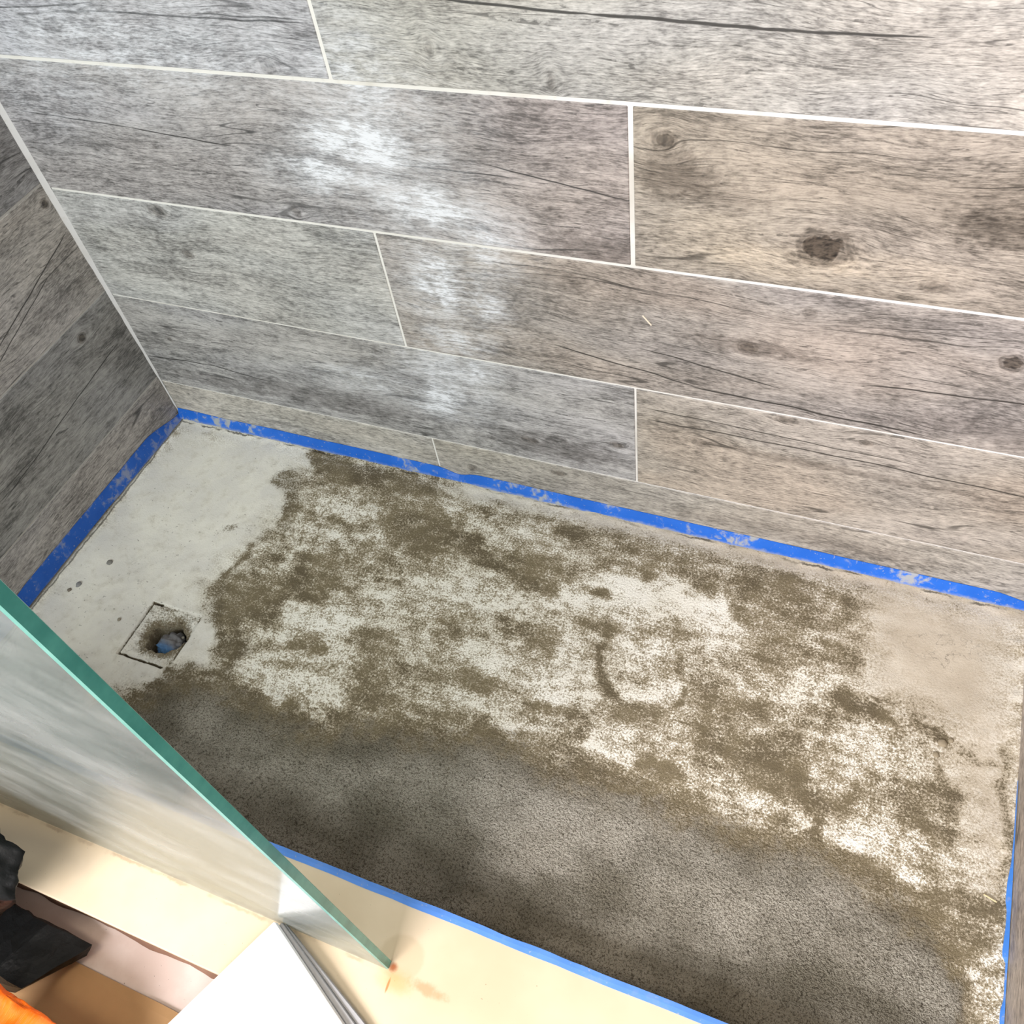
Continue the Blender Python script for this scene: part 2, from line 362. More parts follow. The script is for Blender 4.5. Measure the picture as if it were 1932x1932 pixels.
def concrete_mat():
    k = NT('bare_concrete_pan')
    p = k.pos(); s = k.sep(p); x, y = s[0], s[1]
    T = k.attr('lightness'); C = k.attr('crust'); S = k.attr('sand')
    big = k.noise(p, 11.0, 3, 0.6)
    mid = k.noise(p, 45.0, 4, 0.66)
    smear = k.noise(k.vec(k.mul(x, 16.0), k.mul(y, 60.0), 0.0), 1.0, 3, 0.6)
    speck = k.noise(p, 340.0, 3, 0.75)
    grit = k.noise(p, 800.0, 1, 0.7)
    smooth = k.sub(1.0, C)
    t = k.add(T, k.mul(k.add(k.mul(k.sub(mid, 0.5), 1.5), k.mul(k.sub(smear, 0.5), 1.1)), k.add(0.42, k.mul(smooth, 0.58))))
    t = k.add(t, k.mul(k.sub(speck, 0.5), k.add(1.0, k.mul(smooth, 1.7))))
    t = k.add(t, k.mul(k.sub(grit, 0.5), k.add(0.1, k.mul(smooth, 0.55))))
    # damp olive screed <-> white bloom
    damp = k.mix(k.ss(0.35, 0.65, big), lin((100, 90, 70)), lin((122, 111, 87)))
    damp = k.mix(k.mul(k.ss(0.5, 0.7, mid), 0.4), damp, lin((98, 88, 74)))
    midc = lin((168, 157, 134))
    white = k.mix(k.ss(0.3, 0.7, big), lin((236, 232, 219)), lin((246, 243, 233)))
    c = k.mix(k.ss(0.14, 0.56, t), damp, midc)
    c = k.mix(k.ss(0.50, 0.98, t), c, white)
    # smooth dry skin: cool pale at the drain end, pinkish beige at the far end
    warmx = k.ss(0.35, 1.25, x)
    skin = k.mix(warmx, k.mix(k.ss(0.35, 0.65, big), lin((222, 219, 211)), lin((234, 231, 220))),
                 k.mix(k.ss(0.35, 0.65, big), lin((186, 174, 155)), lin((202, 191, 172))))
    skin = k.mix(k.mul(k.ss(0.46, 0.70, mid), 0.55), skin, k.mix(1.0, skin, (0.8, 0.78, 0.74), 'MULTIPLY'))
    skind = k.mix(k.ss(0.20, 0.52, t), k.mix(k.ss(0.2, -0.2, t), lin((122, 112, 92)), lin((70, 62, 50))), skin)
    c = k.mix(C, c, skind)
    pit = k.noise(p, 190.0, 2, 0.5)
    c = k.mix(k.mul(k.mul(k.ss(0.69, 0.74, pit), C), 0.55), c, lin((112, 106, 94)))
    # loose sandy mortar along the curb
    sbig = k.noise(k.vec(k.mul(x, 8.0), k.mul(y, 11.0), 4.0), 1.0, 4, 0.55)
    sand = k.mix(k.ss(0.30, 0.70, sbig), lin((118, 113, 99)), lin((178, 173, 160)))
    sand = k.mix(k.mul(k.ss(0.4, 0.65, big), 0.35), sand, lin((140, 134, 119)))
    sand = k.mix(k.mul(k.ss(1.0, 0.4, S), 0.6), sand, damp)
    sg = k.add(k.mul(speck, 0.6), k.mul(grit, 0.4))
    sand = k.mix(k.ss(0.50, 0.41, sg), sand, k.mix(1.0, sand, (0.40, 0.38, 0.35), 'MULTIPLY'))
    crumb = k.noise(p, 210.0, 2, 0.6, 0.6)
    sand = k.mix(k.mul(k.ss(0.42, 0.33, crumb), 0.75), sand, k.mix(1.0, sand, (0.38, 0.36, 0.33), 'MULTIPLY'))
    sand = k.mix(k.mul(k.ss(0.55, 0.68, sg), 0.5), sand, k.mix(1.0, sand, (1.3, 1.28, 1.22), 'MULTIPLY'))
    sm = k.ss(0.22, 0.78, k.add(S, k.add(k.mul(k.sub(mid, 0.5), 1.5), k.mul(k.sub(speck, 0.5), 1.0))))
    c = k.mix(sm, c, sand)
    # hairline cracks beside the walls
    hc = k.noise(k.vec(x, y, 2.0), 34.0, 3, 0.55)
    hm = k.noise(k.vec(x, y, 9.0), 7.0, 2, 0.5)
    crack = k.mul(k.ss(0.010, 0.003, k.m('ABSOLUTE', k.sub(hc, 0.5))), k.mul(k.ss(0.60, 0.70, hm), C))
    c = k.mix(k.mul(crack, 0.45), c, lin((70, 64, 56)))
    # shadow and dirt in the gap below the back and left tape, painted dark
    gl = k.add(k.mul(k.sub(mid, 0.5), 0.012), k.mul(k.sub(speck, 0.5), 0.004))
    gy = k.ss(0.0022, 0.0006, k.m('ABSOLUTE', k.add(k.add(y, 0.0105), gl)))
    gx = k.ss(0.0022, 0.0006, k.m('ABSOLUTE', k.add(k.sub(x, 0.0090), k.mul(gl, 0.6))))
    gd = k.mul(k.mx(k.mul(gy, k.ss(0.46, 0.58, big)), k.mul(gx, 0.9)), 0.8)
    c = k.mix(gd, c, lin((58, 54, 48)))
    amp = k.add(0.25, k.mul(smooth, 0.5))
    h = k.mul(k.noise(p, 300.0, 2, 0.75), k.add(amp, k.mul(S, 2.2)))
    rough = k.add(0.72, k.mul(t, 0.15))
    return k.done(k.bsdf(c, rough, 0.22, k.bump(h, 0.8, 0.003)))

def stone_mat():
    """cream sill slab with rust and dirt beside the glass"""
    k = NT('cream_stone_sill')
    p = k.pos(); s = k.sep(p); x, y = s[0], s[1]
    n = k.noise(p, 7.0, 4, 0.55); n2 = k.noise(p, 80.0, 5, 0.65); n3 = k.noise(p, 330.0, 2, 0.5)
    c = k.mix(k.ss(0.3, 0.7, n), lin((208, 189, 158)), lin((219, 202, 173)))
    c = k.mix(k.mul(k.ss(0.755, 0.78, n3), 0.6), c, lin((120, 90, 66)))
    # dirty silicone line under the pane
    dl = k.m('ABSOLUTE', k.add(k.add(y, 0.7478), k.mul(k.sub(n2, 0.5), 0.010)))
    f = k.mul(k.mul(k.ss(0.0034, 0.0006, dl), k.ss(0.86, 0.84, x)), k.ss(0.40, 0.60, k.noise(p, 28.0, 3, 0.5)))
    c = k.mix(k.mul(f, 0.55), c, lin((160, 136, 108)))
    def blob(cx, cy, rx, ry, rot, jag, lo, hi):
        ca, sa = math.cos(rot), math.sin(rot)
        dx, dy = k.sub(x, cx), k.sub(y, cy)
        ax = k.mul(k.add(k.mul(dx, ca), k.mul(dy, sa)), 1.0 / rx)
        ay = k.mul(k.sub(k.mul(dy, ca), k.mul(dx, sa)), 1.0 / ry)
        d = k.m('SQRT', k.add(k.mul(ax, ax), k.mul(ay, ay)))
        return k.ss(hi, lo, k.add(d, k.mul(k.sub(n2, 0.5), jag)))
    c = k.mix(k.mul(blob(0.853, -0.728, 0.030, 0.027, 0.0, 0.2, 0.80, 1.0), 0.38), c, lin((186, 166, 130)))
    c = k.mix(k.mul(blob(0.895, -0.748, 0.034, 0.009, -0.05, 1.6, 0.2, 1.0), 0.62), c, lin((186, 142, 98)))
    c = k.mix(k.mul(blob(0.857, -0.753, 0.026, 0.016, 0.0, 0.8, 0.0, 1.2), 0.6), c, lin((226, 160, 92)))
    c = k.mix(k.mul(blob(0.848, -0.741, 0.007, 0.007, 0.0, 1.0, 0.2, 1.1), 0.9), c, lin((150, 78, 34)))
    c = k.mix(k.mul(blob(0.8505, -0.760, 0.0018, 0.011, 0.05, 0.4, 0.4, 1.0), 0.8), c, lin((196, 112, 48)))
    return k.done(k.bsdf(c, 0.42, 0.35, k.bump(n2, 0.08, 0.001)))

def simple(name, color, rough=0.5, spec=0.35, nscale=30.0, amount=0.12, bump=0.1, metallic=0.0, stretch=None):
    k = NT(name)
    p = k.obj_co()
    if stretch:
        s = k.sep(p); p = k.vec(k.mul(s[0], stretch[0]), k.mul(s[1], stretch[1]), k.mul(s[2], stretch[2]))
    n = k.noise(p, nscale, 5, 0.6)
    cl = lin(color)
    c = k.mix(n, [v * (1 - amount) for v in cl], [min(1, v * (1 + amount)) for v in cl])
    return k.done(k.bsdf(c, rough, spec, k.bump(n, bump, 0.002), Metallic=metallic))

def glass_mat():
    k = NT('dusty_shower_glass')
    p = k.pos(); s = k.sep(p); x, z = s[0], s[2]
    st = k.noise(k.vec(k.mul(k.add(x, k.mul(z, 0.15)), 7.0), k.mul(z, 9.0), 0.0), 1.0, 4, 0.60)
    dust = k.add(0.22, k.mul(k.sub(st, 0.5), 0.55))
    dust = k.m('MINIMUM', k.mx(dust, 0.10), 0.6)
    trn = k.n('ShaderNodeBsdfTransparent'); trn.inputs[0].default_value = (0.93, 0.975, 0.955, 1)
    gls = k.n('ShaderNodeBsdfGlossy'); gls.inputs['Roughness'].default_value = 0.08
    fr = k.n('ShaderNodeFresnel'); fr.inputs['IOR'].default_value = 1.45
    a = k.n('ShaderNodeMixShader')
    k.put(a.inputs[0], k.mul(fr.outputs[0], 0.75)); k.t.links.new(trn.outputs[0], a.inputs[1]); k.t.links.new(gls.outputs[0], a.inputs[2])
    film = k.bsdf(k.mix(k.ss(0.35, 0.65, st), lin((168, 178, 174)), lin((218, 224, 220))), 0.35, 0.4)
    tl = k.n('ShaderNodeBsdfTranslucent'); tl.inputs[0].default_value = (0.62, 0.68, 0.66, 1)
    fm = k.n('ShaderNodeMixShader'); fm.inputs[0].default_value = 0.35
    k.t.links.new(film, fm.inputs[1]); k.t.links.new(tl.outputs[0], fm.inputs[2])
    b = k.n('ShaderNodeMixShader')
    k.put(b.inputs[0], dust); k.t.links.new(a.outputs[0], b.inputs[1]); k.t.links.new(fm.outputs[0], b.inputs[2])
    return k.done(b.outputs[0])

def edge_mat(name, c1, c2, rough):
    k = NT(name)
    p = k.pos(); n = k.noise(p, 22.0, 4, 0.6)
    z = k.sep(p)[2]
    c = k.mix(k.ss(0.3, 0.7, n), lin(c1), lin(c2))
    return k.done(k.bsdf(c, rough, 0.6, k.bump(n, 0.1, 0.001), Transmission_Weight=0.15, IOR=1.5))

# ---------------------------------------------------------------- floor of the shower
def seg_dist(x, y, x0, y0, x1, y1):
    dx, dy = x1 - x0, y1 - y0
    L2 = dx * dx + dy * dy + 1e-12
    t = np.clip(((x - x0) * dx + (y - y0) * dy) / L2, 0, 1)
    return np.hypot(x - x0 - t * dx, y - y0 - t * dy)

def poly_sd(x, y, pts):                          # signed distance, negative inside
    d = np.full(x.shape, 9.0); ins = np.zeros(x.shape, bool)
    for i in range(len(pts)):
        x0, y0 = pts[i]; x1, y1 = pts[(i + 1) % len(pts)]
        d = np.minimum(d, seg_dist(x, y, x0, y0, x1, y1))
        if y1 != y0:
            cond = ((y0 > y) != (y1 > y)) & (x < (x1 - x0) * (y - y0) / (y1 - y0) + x0)
            ins ^= cond
    return np.where(ins, -d, d)

DRAIN = (0.2635, -0.4305)
def build_floor():
    def axis(a, b, f0, f1, coarse=0.004, finev=0.001):
        l = np.arange(a, f0, coarse); m = np.arange(f0, f1, finev); r = np.arange(f1, b, coarse)
        return np.concatenate([l, m, r, [b]])
    xs = axis(-0.012, LEN + 0.012, 0.19, 0.325)
    ys = -axis(-0.012, DEP + 0.02, 0.36, 0.50)
    X, Y = np.meshgrid(xs, ys)
    wx = (fbm(X * 22, Y * 22, 3, 4) - .5) * 0.045; wy = (fbm(X * 22, Y * 22, 31, 4) - .5) * 0.035
    wx += (fbm(X * 80, Y * 80, 5, 3) - .5) * 0.012; wy += (fbm(X * 80, Y * 80, 51, 3) - .5) * 0.012
    PX, PY = X + wx, Y + wy
    T = np.full(X.shape, 0.56)
    for (x0, y0, x1, y1, r, v) in STROKES:
        d = seg_dist(PX, PY, x0, y0, x1, y1)
        w = 1 - sstep(r * 0.25, r * 1.7 + 0.004, d)
        T = T * (1 - w) + v * w
    sa = poly_sd(PX, PY, CRUST_A); sb = poly_sd(PX, PY, CRUST_B)
    ragged = (fbm(X * 34, Y * 34, 77, 5) - .5) * 0.09
    Cc = np.maximum(1 - sstep(-0.055, 0.045, sa + ragged), (1 - sstep(-0.09, 0.07, sb)) * 0.92)
    back = (1 - sstep(0.012, 0.050, -Y + wy * 0.8)) * 0.85        # skin along the back wall
    left_part = 1 - sstep(0.0, 0.09, np.abs(X - 0.42) - 0.13)
    back *= 1 - 0.8 * left_part
    Cc = np.maximum(Cc, back)
    T = np.where(back > 0.2, np.maximum(T, 0.50 + 0.15 * back), T)
    ey = np.interp(PX, [q[0] for q in SAND_EDGE], [q[1] for q in SAND_EDGE])
    Sn = sstep(-0.045, 0.07, ey - PY) * (1 - sstep(1.435, 1.46, PX))
    # relief
    Z = (fbm(X * 9, Y * 9, 11, 4) - .5) * 0.0035 + (fbm(X * 45, Y * 45, 12, 3) - .5) * 0.0012
    Z += Sn * (fbm(X * 160, Y * 160, 13, 2) - .5) * 0.0016
    rr = np.hypot(X - DRAIN[0], Y - DRAIN[1])
    Z -= 0.004 * (1 - sstep(0.0, 0.45, rr))
    edge = np.minimum(np.minimum(X, LEN - X), -Y)
    Z += 0.004 * (1 - sstep(0.0, 0.018, edge + (fbm(X * 60, Y * 60, 14, 3) - .5) * 0.02))
    # square drain seat: scored outline, sunken mortar, broken hole
    x0, x1, y0, y1 = 0.2045, 0.3015, -0.478, -0.3795
    ins = np.minimum(np.minimum(X - x0, x1 - X), np.minimum(Y - y0, y1 - Y))
    jit = (fbm(X * 120, Y * 120, 15, 3) - .5)
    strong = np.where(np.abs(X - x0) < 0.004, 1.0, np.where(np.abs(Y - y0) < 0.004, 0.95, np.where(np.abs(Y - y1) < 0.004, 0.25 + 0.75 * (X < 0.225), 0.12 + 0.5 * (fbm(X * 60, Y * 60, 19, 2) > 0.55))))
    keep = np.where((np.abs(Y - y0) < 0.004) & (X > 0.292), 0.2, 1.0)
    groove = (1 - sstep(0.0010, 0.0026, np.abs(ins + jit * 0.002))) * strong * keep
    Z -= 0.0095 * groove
    inside = sstep(0.0, 0.003, ins)
    Z -= inside * (0.0022 + jit * 0.004)
    ang = np.arctan2(Y - DRAIN[1], X - DRAIN[0])
    rad = 0.0300 + 0.0035 * np.sin(2 * ang + 0.9) + 0.002 * np.sin(5 * ang + 1.0) + (fbm(np.cos(ang) * 3 + 9, np.sin(ang) * 3 + 9, 16, 3) - .5) * 0.008
    slump = (1 - sstep(0.0, 0.024, rr - rad)) * np.clip(0.45 + 0.55 * np.cos(ang - 2.3), 0, 1)
    Z -= slump * (0.009 + jit * 0.008)
    Z -= 0.060 * (1 - sstep(-0.0035, 0.0005, rr - rad))
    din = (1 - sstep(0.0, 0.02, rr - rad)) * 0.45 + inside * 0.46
    T = np.clip(T - din * 0.8 - groove * 1.0, -0.3, 1.2)  # shadow line of the groove darkened into the floor colour
    ny, nx = X.shape
    verts = np.stack([X, Y, Z], -1).reshape(-1, 3)
    idx = np.arange(nx * ny).reshape(ny, nx)
    faces = np.stack([idx[:-1, :-1], idx[1:, :-1], idx[1:, 1:], idx[:-1, 1:]], -1).reshape(-1, 4)
    me = bpy.data.meshes.new('floor')
    me.vertices.add(len(verts)); me.vertices.foreach_set('co', verts.ravel())
    me.loops.add(faces.size); me.loops.foreach_set('vertex_index', faces.ravel())
    me.polygons.add(len(faces)); me.polygons.foreach_set('loop_start', np.arange(0, faces.size, 4))
    me.polygons.foreach_set('loop_total', np.full(len(faces), 4))
    me.update(); me.validate()
    me.polygons.foreach_set('use_smooth', np.ones(len(me.polygons), bool))
    for nm, arr in (('lightness', T), ('crust', Cc), ('sand', Sn)):
        at = me.attributes.new(nm, 'FLOAT', 'POINT'); at.data.foreach_set('value', arr.astype(np.float32).ravel())
    me.materials.append(concrete_mat())
    o = bpy.data.objects.new('floor', me); col.objects.link(o)
    return tag(o, 'stained bare concrete shower floor with a square drain cut-out', 'floor', kind='structure')
floor = build_floor()

# ---------------------------------------------------------------- walls of wood-look tiles
TH = 0.009
grout_back = grout_mat('pale_grout', (226, 223, 218), 0.35)
grout_left = grout_mat('grey_grout', (196, 194, 190), 0.35)

def tile(parent, mat, w, h, loc, rotz=0.0, inward=1):
    y0, y1 = (0.0, TH) if inward > 0 else (-TH, 0.0)
    o = bm_obj('tile', box_bm(0, w, y0, y1, 0, h, 0.0009, 1), mat, parent)
    o.location = loc; o.rotation_euler = (0, 0, rotz)
    return o

NROW = 10
row_z = [0.0, Z4] + [Z4 + ROW * i for i in range(1, NROW)]           # course boundaries
gap = {1: 0.0020, 2: 0.0027, 3: 0.0038, 4: 0.0046}
gj = [0.003, 0.0030, 0.0036, 0.0056, 0.0048]

wall_back = bm_obj('wall_back', box_bm(-0.10, LEN + 0.10, 0.0012, 0.10, -0.06, row_z[-1]), grout_back)
tag(wall_back, 'long back wall of grey wood-look tiles with white grout', 'wall', kind='structure')

# painted glare column crosses several tiles: (x, z, rx, rz, amount) on the wall
GLARE = [(0.59, 0.70, 0.07, 0.07, 0.36), (0.575, 0.62, 0.07, 0.035, 0.95), (0.535, 0.575, 0.09, 0.03, 0.55), (0.655, 0.545, 0.07, 0.03, 0.8), (0.73, 0.50, 0.05, 0.05, 0.45),
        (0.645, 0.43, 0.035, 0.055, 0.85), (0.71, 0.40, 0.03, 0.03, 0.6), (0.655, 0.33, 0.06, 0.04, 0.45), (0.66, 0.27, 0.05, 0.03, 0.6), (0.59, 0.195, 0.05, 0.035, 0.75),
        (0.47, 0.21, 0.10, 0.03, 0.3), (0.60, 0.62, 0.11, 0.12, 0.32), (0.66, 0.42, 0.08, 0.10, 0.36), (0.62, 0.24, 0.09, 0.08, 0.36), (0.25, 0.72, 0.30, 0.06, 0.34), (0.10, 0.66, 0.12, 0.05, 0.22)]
def glare_for(x0, x1, z0, z1):
    return [(hx - x0, hz - z0, rx, rz, am) for (hx, hz, rx, rz, am) in GLARE
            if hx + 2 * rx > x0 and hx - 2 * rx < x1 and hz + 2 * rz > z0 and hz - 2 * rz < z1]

SPEC = {   # (course, side): look of each visible tile; knots and cracks in wall coordinates
 (4, 0): dict(mid=(160, 159, 163), seed=1.3, contrast=0.65, warm=0.15, knots=[(0.483, 0.708, 0.010, 0.009, 0.45)],
              cracks=[(0.06, 0.757, 0.27, 0.772, 0.0008), (0.19, 0.761, 0.56, 0.761, 0.0009), (0.40, 0.766, 0.56, 0.764, 0.0007)]),
 (4, 1): dict(mid=(162, 160, 155), seed=2.1, contrast=0.6, warm=0.25, warm_at=(1.05, 1.45, 0.3), knots=[(0.699, 0.742, 0.006, 0.010, 0.35), (0.834, 0.714, 0.005, 0.010, 0.3)],
              cracks=[(0.72, 0.790, 0.90, 0.782, 0.0012), (0.87, 0.783, 1.08, 0.775, 0.0014), (1.03, 0.777, 1.20, 0.776, 0.0011)]),
 (3, 0): dict(mid=(152, 149, 149), seed=3.4, contrast=0.75, warm=0.2, warm_at=(0.62, 0.85, 0.8), knots=[(0.451, 0.513, 0.007, 0.009, 0.4)],
              dirt=[(0.87, 0.515, 0.09, 0.028, 0.55)],
              cracks=[(0.03, 0.622, 0.24, 0.611, 0.0006), (0.22, 0.612, 0.40, 0.600, 0.0007), (0.60, 0.600, 0.80, 0.598, 0.0006), (0.74, 0.612, 0.93, 0.585, 0.0007)]),
 (3, 1): dict(mid=(147, 139, 128), seed=4.2, contrast=0.9, warm=0.2, fine=1.1, knots=[(1.130, 0.555, 0.029, 0.021, 0.95), (0.955, 0.661, 0.013, 0.010, 0.7), (1.25, 0.523, 0.016, 0.007, 0.5)],
              dirt=[(0.965, 0.62, 0.05, 0.035, 0.75), (1.02, 0.60, 0.05, 0.02, 0.45), (1.33, 0.60, 0.10, 0.03, 0.6), (1.28, 0.62, 0.2, 0.05, 0.3)],
              spots=[(1.09, 0.53, 0.09, 0.025, 0.7), (1.20, 0.54, 0.09, 0.02, 0.55), (1.0, 0.55, 0.07, 0.04, 0.4)]),
 (2, 0): dict(mid=(164, 163, 160), seed=5.7, contrast=0.7, warm=0.2, knots=[(0.20, 0.482, 0.016, 0.010, 0.5), (0.22, 0.41, 0.010, 0.008, 0.5)],
              dirt=[(0.14, 0.455, 0.05, 0.03, 0.3)], crackiness=0.7),
 (2, 1): dict(mid=(149, 143, 137), seed=6.9, contrast=0.8, warm=0.55, knots=[(1.347, 0.437, 0.013, 0.011, 0.85), (1.062, 0.401, 0.012, 0.009, 0.6), (1.128, 0.467, 0.008, 0.007, 0.35)],
              dirt=[(1.06, 0.402, 0.09, 0.016, 0.6), (0.80, 0.46, 0.08, 0.02, 0.35), (1.38, 0.33, 0.16, 0.025, 0.45)],
              cracks=[(0.80, 0.352, 1.02, 0.318, 0.0009), (0.99, 0.320, 1.30, 0.304, 0.0011), (0.92, 0.372, 1.12, 0.340, 0.0008), (1.20, 0.372, 1.49, 0.386, 0.0009)]),
 (1, 0): dict(mid=(152, 150, 148), seed=7.5, contrast=0.9, warm=0.15, knots=[(0.747, 0.144, 0.014, 0.007, 0.6), (0.889, 0.173, 0.011, 0.007, 0.6), (0.082, 0.214, 0.006, 0.005, 0.5)],
              dirt=[(0.36, 0.14, 0.25, 0.03, 0.5), (0.78, 0.14, 0.14, 0.035, 0.6), (0.15, 0.125, 0.12, 0.02, 0.45)],
              cracks=[(0.0, 0.160, 0.17, 0.170, 0.0008), (0.14, 0.172, 0.28, 0.152, 0.0008)]),
 (1, 1): dict(mid=(157, 150, 140), seed=8.8, contrast=0.6, warm=0.5, knots=[(1.123, 0.288, 0.014, 0.006, 0.6), (1.224, 0.273, 0.009, 0.005, 0.65)],
              dirt=[(1.0, 0.25, 0.014, 0.018, 0.45), (1.20, 0.214, 0.25, 0.008, 0.5)],
              cracks=[(0.93, 0.240, 1.20, 0.240, 0.0008), (1.15, 0.240, 1.46, 0.228, 0.0008), (0.93, 0.262, 1.3, 0.250, 0.0006)]),
 (0, 0): dict(mid=(168, 164, 157), seed=9.6, contrast=0.5, warm=0.25, crackiness=0.5),
 (0, 1): dict(mid=(158, 153, 144), seed=10.4, contrast=0.6, warm=0.3, knots=[(0.629, 0.042, 0.010, 0.007, 0.45), (0.789, 0.077, 0.014, 0.005, 0.55)],
              dirt=[(1.15, 0.05, 0.25, 0.02, 0.35)], crackiness=0.8),
}
generic = [wood_tile('wood_tile_spare_%d' % i, m, 20.0 + i * 1.7, 0.7, 0.3) for i, m in enumerate([(150, 147, 144), (140, 132, 124)])]

for r in range(NROW):
    z0, z1 = row_z[r], row_z[r + 1] if r + 1 < len(row_z) else None
    if z1 is None: break
    g0 = gap.get(r, 0.005) if r > 0 else 0.0
    g1 = gap.get(r + 1, 0.005)
    zz0, zz1 = z0 + g0 / 2, z1 - g1 / 2
    j = XB if r % 2 == 1 else XA
    gw = gj[min(r, 4)]
    for side, (xa, xb) in enumerate(((0.002, j - gw / 2), (j + gw / 2, LEN - 0.001))):
        sp = SPEC.get((r, side))
        if sp:
            sp = dict(sp)
            for key in ('knots', 'dirt', 'spots'):
                sp[key] = [(q[0] - xa, q[1] - zz0) + tuple(q[2:]) for q in sp.get(key, ())]
            sp['cracks'] = [(q[0] - xa, q[1] - zz0, q[2] - xa, q[3] - zz0, q[4]) for q in sp.get('cracks', ())]
            if 'warm_at' in sp: sp['warm_at'] = (sp['warm_at'][0] - xa, sp['warm_at'][1] - xa, sp['warm_at'][2])
            sp['glare'] = glare_for(xa, xb, zz0, zz1)
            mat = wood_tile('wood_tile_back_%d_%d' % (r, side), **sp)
        else:
            mat = generic[(r + side) % 2]
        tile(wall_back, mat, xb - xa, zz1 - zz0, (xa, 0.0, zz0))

# left wall, one long tile per course
wall_left = bm_obj('wall_left', box_bm(-0.10, -0.0012, -0.86, 0.0, -0.06, row_z[-1]), grout_left)
tag(wall_left, 'short end wall of dark grey wood-look tiles beside the drain', 'wall', kind='structure')
LEFT = [dict(mid=(158, 154, 151), seed=31.0, contrast=0.7, warm=0.2),
        dict(mid=(136, 135, 133), seed=32.5, contrast=1.0, warm=0.1, knots=[(0.091, 0.278, 0.010, 0.008, 0.8)], cracks=[(0.03, 0.222, 0.38, 0.176, 0.0007)]),
        dict(mid=(160, 156, 152), seed=33.1, contrast=0.8, warm=0.2, knots=[(0.019, 0.482, 0.007, 0.008, 0.8)], cracks=[(0.005, 0.430, 0.24, 0.362, 0.0008), (0.07, 0.40, 0.30, 0.33, 0.0006)]),
        dict(mid=(140, 139, 140), seed=34.9, contrast=0.9, warm=0.1), dict(mid=(120, 116, 112), seed=36.0)]
ZL = 0.011
for r in range(NROW):
    z0 = 0.0 if r == 0 else row_z[r] + ZL
    if r + 1 >= len(row_z): break
    z1 = row_z[r + 1] + ZL - (0.02 if r + 2 == len(row_z) else 0)
    zz0, zz1 = z0 + (0.0016 if r else 0), z1 - 0.0016
    sp = dict(LEFT[min(r, 4)])
    sp['knots'] = [(q[0] - 0.003, q[1] - zz0) + tuple(q[2:]) for q in sp.get('knots', ())]
    sp['cracks'] = [(q[0] - 0.003, q[1] - zz0, q[2] - 0.003, q[3] - zz0, q[4]) for q in sp.get('cracks', ())]
    mat = wood_tile('wood_tile_left_%d' % r, **sp) if r < 5 else generic[r % 2]
    tile(wall_left, mat, 0.85, zz1 - zz0, (0.0, -0.003, zz0), -math.pi / 2, -1)

# right wall
wall_right = bm_obj('wall_right', box_bm(LEN + 0.0012, LEN + 0.10, -0.86, 0.0, -0.06, row_z[-1]), grout_left)
tag(wall_right, 'end wall of taupe wood-look tiles at the right edge', 'wall', kind='structure')
rmats = [wood_tile('wood_tile_right_%d' % i, m, 41.0 + i * 2.3, 0.6, 0.4) for i, m in enumerate([(162, 152, 141), (168, 158, 147)])]
for r in range(NROW):
    if r + 1 >= len(row_z): break
    zz0, zz1 = row_z[r] + (0.0016 if r else 0), row_z[r + 1] - 0.0016
    tile(wall_right, rmats[r % 2], 0.85, zz1 - zz0, (LEN, -0.003, zz0), -math.pi / 2, 1)

# caulk bead in the left corner, thinning towards the floor
def corner_bead():
    rnd = random.Random(4)
    vs, fs = [], []
    n = 90; za, zb = 0.012, row_z[-1] - 0.02
    for i in range(n + 1):
        z = za + (zb - za) * (i / n) ** 1.6
        w = 0.0018 + 0.0050 * min(1, max(0, (z - 0.05) / 0.40)) + rnd.uniform(-0.0006, 0.0006)
        w = max(w, 0.001)
        vs += [(0.0, -w, z), (w * 0.42, -w * 0.42, z), (w * 0.9, 0.0, z)]
    for i in range(n):
        for q in range(2):
            a = i * 3 + q
            fs.append((a, a + 1, a + 4, a + 3))
    return mesh_obj('trim_1', vs, fs, grout_mat('corner_caulk', (214, 212, 212), 0.3), None, True)
tag(corner_bead(), 'pale caulk bead running up the corner between two tiled walls', 'caulk', kind='structure')

# dried grout sliver stuck to the back wall
sl = NT('dried_grout'); sl = sl.done(sl.bsdf(lin((226, 214, 194)), 0.7, 0.2))
bm = box_bm(-0.009, 0.009, -0.0012, 0.0, -0.0011, 0.0011, 0.0004)
for v in bm.verts: v.co.z += -18.0 * v.co.x ** 2
o = bm_obj('grout_sliver', bm, sl, wall_back); o.location = (0.9365, 0.0002, 0.420); o.rotation_euler = (0, math.radians(50), 0)

# ---------------------------------------------------------------- curb, bathroom floor
curb = empty('shower_curb', (LEN / 2, (CURB_OUT - DEP) / 2, OUT_Z))
tag(curb, 'cream stone curb along the front of the shower with rust stains', 'curb')
def under(o, root):
    o.parent = root
    o.matrix_parent_inverse = Matrix.Translation(root.location).inverted()
    return o
under(bm_obj('sill_slab', box_bm(0.001, LEN - 0.001, CURB_OUT, -DEP, CURB_Z - 0.02, CURB_Z, 0.0015, 2), stone_mat()), curb)
under(bm_obj('base', box_bm(0.001, LEN - 0.001, CURB_OUT + 0.009, -DEP - 0.006, OUT_Z - 0.02, CURB_Z - 0.0195), simple('grey_render', (150, 132, 118), 0.85, 0.2, 40, 0.2, 0.4)), curb)

